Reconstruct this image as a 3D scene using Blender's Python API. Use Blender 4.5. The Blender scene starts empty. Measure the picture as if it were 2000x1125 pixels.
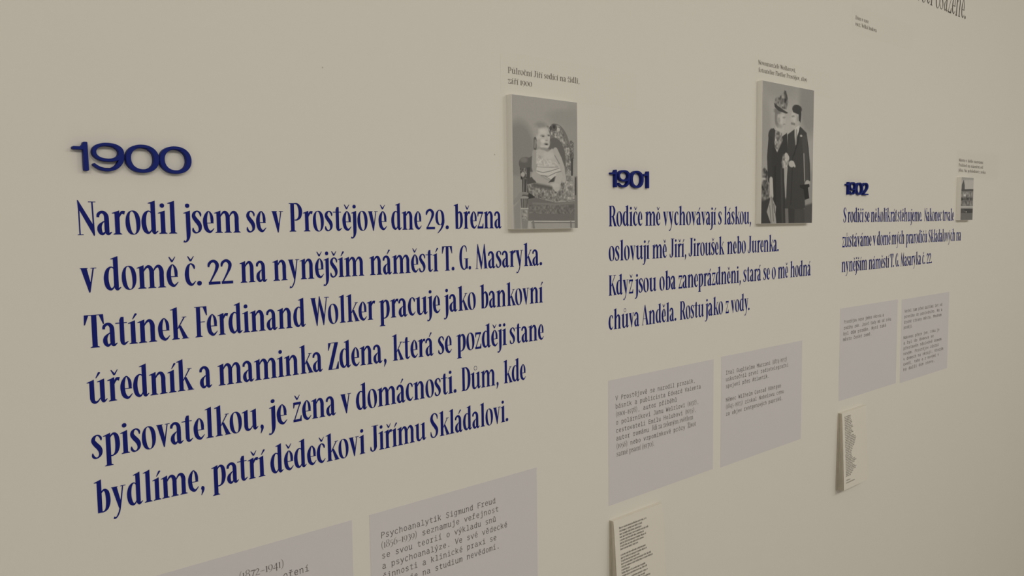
import bpy, math, random
import numpy as np
from mathutils import Matrix, Vector
from mathutils.geometry import tessellate_polygon

scene = bpy.context.scene
# ------------------------------------------------------------------ camera
cam_data = bpy.data.cameras.new('camera')
cam_data.sensor_fit = 'HORIZONTAL'; cam_data.sensor_width = 36.0
cam_data.lens = 28.466; cam_data.clip_start = 0.02; cam_data.clip_end = 60
cam = bpy.data.objects.new('camera', cam_data)
scene.collection.objects.link(cam)
RIGHT = Vector((0.749042, -0.662402, -0.012605))
FWD = Vector((0.659672, 0.747447, -0.078458))
UP = Vector((0.061392, 0.050453, 0.996838))
M = Matrix(((RIGHT.x, UP.x, -FWD.x, 0.0),
            (RIGHT.y, UP.y, -FWD.y, -1.02),
            (RIGHT.z, UP.z, -FWD.z, 1.60),
            (0, 0, 0, 1)))
cam.matrix_world = M
scene.camera = cam
# ------------------------------------------------------------------ colour management
vs = scene.view_settings
scene.display_settings.display_device = 'sRGB'
vs.view_transform = 'Standard'; vs.look = 'None'; vs.gamma = 1.0
vs.use_curve_mapping = False
vs.exposure = 0.0
# ------------------------------------------------------------------ world: dim warm room bounce
world = bpy.data.worlds.new('room_ambience'); scene.world = world
world.use_nodes = True
bg = world.node_tree.nodes['Background']
bg.inputs['Color'].default_value = (1.0, 0.968, 0.905, 1)
bg.inputs['Strength'].default_value = 0.26
# ------------------------------------------------------------------ ceiling lamps of the gallery
def lamp(name, loc, target, power, size, spread=150, color=(1.0, 0.964, 0.892)):
    d = bpy.data.lights.new(name, 'AREA'); d.shape = 'DISK'; d.size = size
    d.energy = power; d.color = color; d.spread = math.radians(spread)
    o = bpy.data.objects.new(name, d); scene.collection.objects.link(o)
    o.location = loc
    o.rotation_euler = (Vector(target) - Vector(loc)).to_track_quat('-Z', 'Y').to_euler()
    return o
for lx, lp in ((-1.2, 15.0), (0.6, 14.8), (2.3, 14.4), (3.9, 10.2), (5.6, 11.2)):
    lamp('ceiling_lamp', (lx, -2.5, 2.9), (lx + 0.1, 0.0, 0.7), lp, 0.9)

# ------------------------------------------------------------------ helpers
def lin(c):
    c /= 255.0
    return c / 12.92 if c <= 0.04045 else ((c + 0.055) / 1.055) ** 2.4
def mat(name, rgb, rough=0.6, spec=0.3):
    m = bpy.data.materials.new(name); m.use_nodes = True
    b = m.node_tree.nodes['Principled BSDF']
    b.inputs['Base Color'].default_value = (*rgb, 1)
    b.inputs['Roughness'].default_value = rough
    b.inputs['Specular IOR Level'].default_value = spec
    return m
def noise_mat(name, rgb, rough, spec, scale, amount, bump=0.0):
    """Principled with a faint procedural mottling of its own colour and an optional fine bump."""
    m = mat(name, rgb, rough, spec); nt = m.node_tree; N = nt.nodes; L = nt.links
    b = N['Principled BSDF']
    tc = N.new('ShaderNodeTexCoord'); nz = N.new('ShaderNodeTexNoise')
    nz.inputs['Scale'].default_value = scale; nz.inputs['Detail'].default_value = 3
    L.new(tc.outputs['Object'], nz.inputs['Vector'])
    mx = N.new('ShaderNodeMix'); mx.data_type = 'RGBA'
    mx.inputs['A'].default_value = (*[c * (1 - amount) for c in rgb], 1)
    mx.inputs['B'].default_value = (*[min(1, c * (1 + amount)) for c in rgb], 1)
    L.new(nz.outputs['Fac'], mx.inputs['Factor'])
    L.new(mx.outputs['Result'], b.inputs['Base Color'])
    if bump:
        n2 = N.new('ShaderNodeTexNoise'); n2.inputs['Scale'].default_value = 260
        L.new(tc.outputs['Object'], n2.inputs['Vector'])
        bp = N.new('ShaderNodeBump'); bp.inputs['Strength'].default_value = bump
        bp.inputs['Distance'].default_value = 0.001
        L.new(n2.outputs['Fac'], bp.inputs['Height']); L.new(bp.outputs['Normal'], b.inputs['Normal'])
    return m
# The wall was measured with the camera 1.45 units away; the print sizes (A5 sheets) put it at 1.02 m.
U = 1.02 / 1.45
ORIGIN = {}
def metres(x, y, z): return (x * U, y * U, 1.60 + (z - 1.60) * U)
def link(name, verts, faces, material, parent=None, smooth=False):
    if parent: verts = [(x * U, y * U, z * U) for x, y, z in verts]
    me = bpy.data.meshes.new(name); me.from_pydata(verts, [], faces); me.update()
    if material: me.materials.append(material)
    o = bpy.data.objects.new(name, me); scene.collection.objects.link(o)
    if parent: o.parent = parent
    if smooth:
        for f in me.polygons: f.use_smooth = True
    return o
def tag(o, label, cat, group=None):
    o['label'] = label; o['category'] = cat
    if group: o['group'] = group
    return o
def thing(name, label, cat, loc, group=None):
    o = bpy.data.objects.new(name, None); scene.collection.objects.link(o)
    o.location = metres(*loc); o.empty_display_size = 0.05; ORIGIN[o.name] = loc
    return tag(o, label, cat, group)
def box_data(x0, x1, y0, y1, z0, z1):
    v = [(x0, y0, z0), (x1, y0, z0), (x1, y1, z0), (x0, y1, z0), (x0, y0, z1), (x1, y0, z1), (x1, y1, z1), (x0, y1, z1)]
    f = [(0, 3, 2, 1), (4, 5, 6, 7), (0, 1, 5, 4), (1, 2, 6, 5), (2, 3, 7, 6), (3, 0, 4, 7)]
    return v, f

# ------------------------------------------------------------------ materials
WALL = (0.80, 0.765, 0.69)
m_wall = noise_mat('wall_paint', WALL, 0.75, 0.15, 3.0, 0.006, 0.04)
m_floor = noise_mat('floor_screed', (0.55, 0.52, 0.46), 0.5, 0.3, 5.0, 0.06)
m_ceiling = noise_mat('ceiling_paint', (0.78, 0.76, 0.72), 0.9, 0.1, 4.0, 0.01)
m_blue = noise_mat('blue_vinyl', (0.0105, 0.0165, 0.18), 0.55, 0.08, 30.0, 0.02)
m_numeral = noise_mat('blue_acrylic', (0.0095, 0.020, 0.185), 0.5, 0.12, 30.0, 0.02)
m_grey = noise_mat('dark_grey_print', (0.085, 0.075, 0.062), 0.6, 0.2, 30.0, 0.02)
m_ink = noise_mat('panel_ink', (0.145, 0.125, 0.118), 0.6, 0.2, 30.0, 0.02)
m_faint = noise_mat('caption_ink', (0.16, 0.145, 0.12), 0.6, 0.2, 30.0, 0.02)
m_panel = noise_mat('pale_lilac_foil', (0.695, 0.665, 0.67), 0.7, 0.2, 6.0, 0.006)
m_film = noise_mat('clear_matt_film', (0.788, 0.754, 0.674), 0.55, 0.3, 6.0, 0.004)
m_board = noise_mat('white_foam_board', (0.88, 0.85, 0.79), 0.6, 0.2, 20.0, 0.01)
m_paper = noise_mat('cream_paper', (0.80, 0.755, 0.67), 0.8, 0.15, 20.0, 0.01)
m_edge = noise_mat('paper_edges', (0.66, 0.60, 0.50), 0.85, 0.1, 60.0, 0.08)
# the wall paint carries two dark pin marks
def pin_marks(m, pts):
    nt = m.node_tree; N = nt.nodes; L = nt.links; b = N['Principled BSDF']
    src = b.inputs['Base Color'].links[0].from_socket
    geo = N.new('ShaderNodeNewGeometry')
    for (x, z, r) in pts:
        d = N.new('ShaderNodeVectorMath'); d.operation = 'DISTANCE'
        d.inputs[1].default_value = (x, 0, z)
        L.new(geo.outputs['Position'], d.inputs[0])
        lt = N.new('ShaderNodeMapRange'); lt.inputs['From Min'].default_value = r * 0.5
        lt.inputs['From Max'].default_value = r
        lt.inputs['To Min'].default_value = 0.45; lt.inputs['To Max'].default_value = 0.0
        L.new(d.outputs['Value'], lt.inputs['Value'])
        mx = N.new('ShaderNodeMix'); mx.data_type = 'RGBA'
        L.new(lt.outputs['Result'], mx.inputs['Factor']); L.new(src, mx.inputs['A'])
        mx.inputs['B'].default_value = (0.2, 0.17, 0.13, 1)
        src = mx.outputs['Result']
    L.new(src, b.inputs['Base Color'])
pin_marks(m_wall, [(0.7931 * U, 1.60 + 0.3100 * U, 0.0014), (1.2310 * U, 1.60 + 0.1620 * U, 0.0016)])

# ------------------------------------------------------------------ room shell
def shell(name, dims, material):
    o = link(name, *box_data(*dims), material); o['kind'] = 'structure'; return o
shell('wall_front', (-2.5, 7.0, 0.0, 0.15, 0.0, 3.0), m_wall)
shell('floor', (-2.5, 7.0, -5.0, 0.15, -0.1, 0.0), m_floor)
shell('ceiling', (-2.5, 7.0, -5.0, 0.15, 3.0, 3.1), m_ceiling)

# ------------------------------------------------------------------ serif lettering (drawn as pen strokes; cap height = 100)
K = 1.0       # weight: 1 = the bold display cut, below 1 = the light caption cut
SUB = 6
def st(x, y0, y1, flag=1, foot=1, ww=15):
    c = x + ww / 2; t = ww / 2 * K
    if flag: top = [(c + t, y1 + 1.5), (c - t - 7, y1 - 6), (c - t - 7.5, y1 - 8), (c - t, y1 - 8)]
    else: top = [(c + t, y1), (c - t, y1)]
    out = [('p', [(c - t, y0), (c + t, y0)] + top)]
    if foot:
        out.append(('p', [(c - t - 5.5, y0), (c + t + 5.5, y0), (c + t + 5.5, y0 + 1.8), (c + t - .5, y0 + 5), (c - t + .5, y0 + 5), (c - t - 5.5, y0 + 1.8)]))
    return out
def S(*p): return [('s', list(p))]
def Pg(*p): return [('p', list(p))]
def Dg(x0, y0, w0, x1, y1, w1):
    a, b = max(w0 * K, 3) / 2, max(w1 * K, 3) / 2
    return Pg((x0 - a, y0), (x0 + a, y0), (x1 + b, y1), (x1 - b, y1))
def bar(x0, x1, y0, y1): return Pg((x0, y0), (x1, y0), (x1, y1), (x0, y1))
def ring(cx, cy, rx, ry, ix, iy, sk=0.0): return [('r', (cx, cy, rx, ry, rx - (rx - ix) * K, ry - max((ry - iy) * K, 2), sk))]
def dot(x, y, r=7.2): return [('r', (x, y, r * (.55 + .45 * K), r * (.55 + .45 * K), 0, 0, 0))]
def arch(x):   # from a stem whose left edge is x, over to a stem 30 further right
    return S((x + 13, 53, 3), (x + 19, 63, 6), (x + 26, 68.5, 9), (x + 33, 65.5, 12.5), (x + 37.5, 54, 15), (x + 37.5, 40, 15))
def serifs(*sp):
    out = []
    for x0, x1, y in sp: out += bar(x0, x1, y, y + 2.2)
    return out
BOWL_L = lambda x=0: S((x + 31, 64, 4), (x + 27, 70, 3.5), (x + 20, 71, 5), (x + 12, 62, 11), (x + 7.7, 45, 14.5), (x + 7.7, 28, 15), (x + 11.5, 12, 14), (x + 19, 4, 9), (x + 26, 7, 5), (x + 31, 16, 3))
BOWL_R = lambda x=0: S((x + 17, 55, 3), (x + 23, 65, 5), (x + 30, 69, 8), (x + 37, 62, 13), (x + 40, 46, 15), (x + 40, 28, 15), (x + 36, 11, 11), (x + 28, 2.5, 5), (x + 20, 1.5, 4), (x + 14, 4, 4))
def glyphs():
    g = {}
    g['a'] = (41, S((4, 53, 8), (5.5, 62, 9.5), (13, 68.2, 9), (21, 66.5, 11), (26.5, 58, 13.5), (27.5, 45, 14.5), (27.5, 14, 14.5), (29, 5, 12), (33, 2.5, 8), (41, 8, 2)) +
              S((24, 42, 2.5), (16, 37, 5), (8.5, 27, 12), (7.2, 15, 14), (11, 5, 11), (17, 3, 8), (24, 10, 3)))
    g['b'] = (48, Pg((15 - 7.5 * K, 0), (15 + 7.5 * K, 3), (15 + 7.5 * K, 104), (1, 97), (0, 95), (15 - 7.5 * K, 94)) + BOWL_R(0) + bar(15 - 7.5 * K, 24, 0, 3))
    g['c'] = (35, S((31.5, 54, 3), (31, 61, 7.5), (27, 68, 7), (19.5, 71.3, 4), (12, 63, 10), (7.7, 45, 14.5), (7.7, 29, 15), (11.5, 13, 14), (20, 4, 10), (27, 6, 6), (35, 15, 2)))
    g['d'] = (49, st(28, 10, 103, 1, 0) + BOWL_L() + S((35.5, 14, 15), (36.5, 6, 12), (40, 3, 8), (49, 9, 2)))
    g['e'] = (36, S((30, 32, 9), (30, 46, 11), (27.5, 60, 9), (20, 71, 3.5), (12.5, 62, 9.5), (7.7, 46, 14.5), (7.7, 29, 15), (11.5, 13, 14), (20.5, 4, 10), (27.5, 6, 6), (36, 15, 2)) + bar(13, 35.5, 31.5, 34))
    g['f'] = (33, st(8, 0, 70, 0, 1) + S((15.5, 66, 15), (17, 84, 14), (23, 97, 9), (30, 100, 8), (36, 95, 8)) + bar(0, 32, 66, 69))
    g['g'] = (44, ring(20, 47, 18, 25, 7, 22) + S((12, 26, 4), (8, 16, 6), (16, 9, 10), (30, 6, 11), (38, -4, 9), (32, -20, 5), (18, -25, 4), (5, -18, 5), (5, -6, 4), (14, 5, 3)) + S((32, 66, 3), (38, 71, 6), (44, 69, 8)))
    g['h'] = (60, st(8, 0, 103) + arch(8) + st(38, 0, 42, 0))
    g['i'] = (24, st(5, 0, 72) + dot(11.5, 89))
    g['I0'] = (24, st(5, 0, 72))
    g['j'] = (21, st(5, 8, 72, 1, 0) + S((12.5, 12, 15), (12, -6, 13.5), (9.5, -19, 9), (3, -27, 5), (-4, -25, 8)) + dot(11.5, 89))
    g['J0'] = (21, [q for q in g['j'][1] if not (q[0] == 'r')])
    g['k'] = (55, st(8, 0, 103) + Dg(22, 33, 4, 44, 70, 5) + serifs((37, 51, 69.5)) + Dg(47, 0, 17, 29, 44, 9) + serifs((35, 57, 0)))
    g['l'] = (29, st(8, 0, 103))
    g['m'] = (86, st(6, 0, 72) + arch(6) + st(36, 0, 42, 0) + arch(36) + st(66, 0, 42, 0))
    g['n'] = (57, st(6, 0, 72) + arch(6) + st(36, 0, 42, 0))
    g['o'] = (43, ring(21.5, 36, 21.5, 37.5, 7.8, 34.5, .07))
    g['p'] = (48, st(6, -29, 72) + BOWL_R(0))
    g['q'] = (46, st(28, -29, 72, 0) + BOWL_L())
    g['r'] = (34, st(6, 0, 72) + S((19, 52, 3), (23, 62, 6.5), (28, 67.5, 10), (35.5, 66, 12.5)))
    g['s'] = (33, S((29, 54, 3), (28.5, 62, 7), (24, 69, 6), (16.5, 71.3, 4.5), (9, 65, 10), (7, 55, 13), (13, 44, 15), (21.5, 33, 15.5), (26, 22, 13.5), (25, 10, 9), (17.5, 2.2, 4.5), (9.5, 2.8, 7), (4.5, 9, 8), (3.5, 18, 3)))
    g['t'] = (35, Pg((18 - 7 * K, 12), (18 + 7 * K, 12), (18 + 7 * K, 87), (16, 87), (18 - 7 * K, 78)) + S((18, 15, 14), (19.5, 6.5, 12), (24.5, 3, 8), (35, 10, 2)) + bar(0, 33, 67, 70))
    g['u'] = (56, st(5, 14, 72, 1, 0) + S((12.5, 18, 15), (14.5, 8, 13), (21, 3, 9), (29, 6, 5), (36, 15, 3)) + st(35, 12, 72, 1, 0) + S((42.5, 15, 15), (43.5, 6.5, 12), (47, 3.5, 8), (56, 10, 2)))
    g['v'] = (42, Pg((9.5 - 8.5 * K, 71), (9.5 + 8.5 * K, 71), (26.5, 22), (23, -2.5), (20.8, -2.5)) + Dg(34, 71, 4, 22.2, -2, 4) + serifs((0, 20, 69.8), (27, 42, 69.8)))
    g['w'] = (62, Dg(9, 71, 16, 20, 0, 6) + Dg(31, 71, 4, 21, -2, 4) + Dg(32, 71, 16, 43, 0, 6) + Dg(54, 71, 4, 44, -2, 4) + serifs((0, 20, 69.8), (47, 62, 69.8)))
    g['x'] = (46, Dg(10, 71, 17, 36, 0, 17) + Dg(36, 71, 4, 9, 0, 4) + serifs((0, 20, 69.8), (28, 44, 69.8), (0, 17, 0), (26, 46, 0)))
    g['y'] = (44, Pg((9.5 - 8.5 * K, 71), (9.5 + 8.5 * K, 71), (27.5, 22), (25.5, 2), (21, 2)) + S((35, 70, 4), (24.5, 3, 5), (18, -17, 5), (11, -26, 5), (4, -25, 9)) + serifs((0, 20, 69.8), (28, 44, 69.8)))
    g['z'] = (34, bar(2, 33, 71 - max(10 * K, 4), 71) + Pg((2, 71), (2, 50), (5, 50), (9, 64)) + Dg(3.5, 2, 5, 30, 68, 5) + bar(1, 34, 0, max(10 * K, 4)) + Pg((34, 0), (34, 21), (31, 21), (26, 6)))
    A = 100
    g['A'] = (54, Dg(4, 0, 4, 23.5, 103, 4) + Pg((44 - 9 * K, 0), (44 + 9 * K, 0), (26, 105), (23.5, 105), (20.5, 84)) + bar(10, 36, 32, 34.5) + serifs((-2, 12, 0), (31, 56, 0)))
    g['B'] = (50, st(5, 0, A, 0) + serifs((0, 24, 97.8)) + S((18, 98.5, 3), (34, 96, 7), (40, 78, 14), (34, 58, 6), (18, 53, 3)) + S((18, 53, 3), (36, 49, 8), (43, 27, 15), (34, 5, 7), (18, 1.5, 3)))
    g['C'] = (50, S((45, 72, 3), (44, 88, 6), (36, 97, 6), (27, 99.5, 4), (15, 88, 12), (8.5, 65, 16), (8.5, 36, 16), (15, 12, 13), (28, 1.5, 5), (39, 6, 4), (47, 24, 3)))
    g['D'] = (53, st(5, 0, A, 0) + serifs((0, 24, 97.8)) + S((18, 98.5, 3), (31, 95, 8), (41.5, 78, 15), (44.5, 50, 17), (41.5, 22, 15), (31, 5, 7), (18, 1.5, 3)))
    g['E'] = (44, st(5, 0, A, 0) + serifs((0, 40, 97.8), (14, 34, 49), (0, 42, 0)) + Pg((41, 100), (41, 74), (38, 74), (28, 98)) + Pg((43, 0), (43, 26), (40, 26), (30, 2)))
    g['F'] = (42, st(5, 0, A, 0) + serifs((0, 40, 97.8), (14, 34, 48)) + Pg((41, 100), (42, 70), (39, 70), (28, 98)))
    g['G'] = (51, S((44, 74, 3), (42, 90, 6), (35, 98, 6), (27, 99.5, 4), (15, 88, 12), (8.5, 65, 16), (8.5, 36, 16), (15, 12, 12), (27, 1.5, 5), (36, 5, 6), (41, 14, 9)) + st(36, 4, 46, 0, 0) + serifs((28, 55, 45)))
    g['H'] = (62, st(6, 0, A, 0) + st(41, 0, A, 0) + bar(20, 42, 49, 51.5) + serifs((0, 27, 97.8), (35, 62, 97.8)))
    g['I'] = (28, st(6, 0, A, 0) + serifs((0, 27, 97.8)))
    g['J'] = (40, st(17, 14, A, 0, 0, 16) + S((25, 20, 16), (24, 11, 13), (19, 3.5, 7), (11, 1.5, 5), (4.5, 8, 8), (3, 20, 3)) + serifs((9, 40, 97.8)))
    g['K'] = (58, st(5, 0, A, 0) + serifs((0, 27, 97.8), (35, 55, 97.8)) + Dg(20, 46, 4, 47, 98, 5) + Dg(49, 0, 18, 27, 60, 10) + serifs((37, 61, 0)))
    g['L'] = (44, st(5, 0, A, 0) + serifs((0, 27, 97.8), (0, 42, 0)) + Pg((43, 0), (43, 28), (40, 28), (30, 2)))
    g['M'] = (66, Dg(6, 0, 4, 12, 103, 4) + Pg((11, 105), (13.5, 105), (35.5, 22), (31.5, -2.5), (29.5, -2.5), (10.5, 74)) + Dg(30.5, -2, 4, 49, 103, 4) + Pg((48.5, 105), (50.5, 105), (55.5 + 8 * K, 0), (55.5 - 8 * K, 0), (44.5, 76)) + serifs((-1, 14, 0), (44, 67, 0)))
    g['N'] = (49, Dg(5.5, 0, 4, 5, 92, 4) + Pg((1.8, 104), (4.2, 104), (43, 28), (44.5, -3), (42.5, -3), (7.4, 72), (3.4, 72)) + Dg(43.5, -1, 4.5, 41.5, 98, 4.5) + serifs((-1, 15, 0), (31, 51, 97.8)))
    g['O'] = (56, ring(28, 50, 28, 51, 11, 47, .03))
    g['P'] = (50, st(5, 0, A, 0) + serifs((0, 24, 97.8)) + S((18, 98.5, 3), (31, 97, 7), (40, 84, 13.5), (42.5, 70, 15), (39.5, 52, 12), (30, 42, 6), (20, 40.5, 3)))
    g['R'] = (55, st(5, 0, A, 0) + serifs((0, 24, 97.8)) + S((18, 98.5, 3), (31, 97, 7), (39, 85, 13.5), (41, 73, 14.5), (37, 56, 11), (28, 48, 5), (19, 47, 3)) + Dg(47, 0, 18, 29, 50, 13) + serifs((39, 58, 0)))
    g['S'] = (44, S((38, 75, 3), (36.5, 89, 7), (30, 97, 6), (22, 99.5, 4.5), (12, 92, 11), (8.5, 77, 15), (15, 61, 16.5), (27, 45, 17), (35, 30, 15), (33, 13, 11), (23, 2, 5), (12, 3, 6), (6, 11, 8), (4, 26, 3)))
    g['T'] = (57, st(21, 0, A, 0, 1, 16) + serifs((2, 55, 97.8)) + Pg((2, 100), (1, 70), (4, 70), (14, 98)) + Pg((55, 100), (56.5, 70), (53.5, 70), (43, 98)))
    g['U'] = (60, st(6, 20, A, 0, 0) + S((13.5, 26, 15), (17, 9, 11), (29, 1.5, 5), (41, 9, 4), (47, 24, 4)) + Dg(47, 20, 4, 47, 98, 4) + serifs((0, 27, 97.8), (38, 57, 97.8)))
    g['V'] = (54, Pg((11 - 9 * K, 98), (11 + 9 * K, 98), (34.5, 30), (29, -3), (27, -3)) + Dg(44, 98, 4, 28.2, -3, 4) + serifs((0, 24, 97.8), (35, 54, 97.8)))
    g['W'] = (74, Pg((10 - 8.5 * K, 98), (10 + 8.5 * K, 98), (29.5, 28), (25, -2.5), (22.8, -2.5)) + Dg(36, 103, 4, 24.2, -2, 4) + Pg((35, 105), (37, 105), (56.5, 28), (52, -2.5), (49.8, -2.5), (32, 84)) + Dg(65, 98, 4, 51.2, -2, 4) + serifs((0, 22, 97.8), (56, 75, 97.8)))
    g['Z'] = (46, serifs((3, 44, 97.8)) + Pg((3, 100), (2, 72), (5, 72), (14, 98)) + Dg(9, 2, 17, 37, 98, 17) + serifs((1, 45, 0)) + Pg((45, 0), (46, 28), (43, 28), (33, 2)))
    g['0'] = (44, ring(22, 37, 22, 39, 9, 35, .05)); g['1'] = (26, st(6, 0, 76))
    g['2'] = (42, S((3, 58, 6), (5.5, 69, 10), (15, 77, 9.5), (25, 76, 11), (32.5, 66, 13.5), (31, 53, 12), (23, 36, 8), (6, 7, 5)) + bar(2, 42, 0, max(10.5 * K, 4)))
    g['3'] = (40, S((3, 62, 5), (12, 75, 8), (25, 74, 10), (31, 62, 12), (26, 48, 8), (15, 43, 3)) + S((15, 43, 3), (29, 38, 9), (34, 20, 13), (28, -4, 10), (15, -18, 6), (2, -20, 3)))
    g['4'] = (46, S((31, 76, 5), (2, 16, 4)) + bar(1, 46, 12, 18) + st(25, -22, 76, 0, 0))
    g['5'] = (40, S((34, 77, 8), (9, 73, 7)) + S((10, 75, 4), (8, 44, 4)) + S((8, 44, 5), (24, 43, 9), (33, 24, 14), (27, -2, 10), (14, -17, 6), (2, -20, 3)))
    g['6'] = (44, ring(22, 31, 22, 32, 9, 29, .05) + S((7, 33, 13), (8, 56, 11), (18, 82, 7), (34, 100, 3)))
    g['7'] = (42, bar(2, 42, 67, 76) + S((38, 70, 8), (24, 20, 12), (17, -20, 13)))
    g['8'] = (44, ring(22, 25, 21, 26, 8, 23, 0) + ring(22, 76, 17, 24, 6, 21, 0))
    g['9'] = (44, ring(21, 47, 21, 31, 8, 28, .05) + S((36, 47, 13), (36.5, 26, 12), (28, 4, 8), (10, -16, 3)))
    g['.'] = (18, dot(9, 7, 8)); g['-'] = (24, bar(2, 22, 30, 36)); g['–'] = (46, bar(1, 45, 31, 35))
    g[','] = (20, S((9, 13, 4), (11, 7, 13), (12, -2, 9), (6, -17, 2)))
    g['('] = (24, S((22, 104, 3), (9, 78, 8), (6, 42, 10), (9, 6, 8), (22, -22, 3)))
    g[')'] = (24, S((2, 104, 3), (15, 78, 8), (18, 42, 10), (15, 6, 8), (2, -22, 3)))
    return g
ACC = {'á': 'aA', 'č': 'cC', 'ě': 'eC', 'é': 'eA', 'í': 'iA', 'ň': 'nC', 'ř': 'rC', 'š': 'sC', 'ú': 'uA', 'ů': 'uR', 'ý': 'yA', 'ž': 'zC', 'Ž': 'ZC', 'ö': 'oU', 'ó': 'oA'}
ACX = {'a': 22, 'c': 21, 'e': 19, 'i': 14, 'n': 30, 'r': 21, 's': 18, 'u': 27, 'y': 24, 'z': 18, 'Z': 24, 'o': 22}
def accent(kind, x, y):
    if kind == 'C': return Pg((x - 11, y + 16), (x - 8, y + 16.5), (x + .5, y + 5.5), (x + 9, y + 16.5), (x + 11, y + 16), (x + 2, y - .5), (x - 3, y - .5))
    if kind == 'A': return Pg((x - 3, y - 3), (x - .5, y - 3.5), (x + 12, y + 12), (x + 9, y + 15), (x + 5, y + 14))
    if kind == 'R': return ring(x, y + 9, 9, 9.5, 7.2, 7.7)
    return dot(x - 8, y + 7, 5) + dot(x + 8, y + 7, 5)
_cache = {}
def serif(ch, k):
    global K
    key = (ch, k)
    if key in _cache: return _cache[key]
    K = k
    if ('*', k) not in _cache: _cache[('*', k)] = glyphs()
    g = _cache[('*', k)]
    if ch in ACC:
        b, a = ACC[ch]
        w, pr = g['I0'] if b == 'i' else g[b]
        r = (w, pr + accent(a, ACX[b], 105 if b == 'Z' else 80))
    else: r = g[ch]
    _cache[key] = r
    return r

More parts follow.
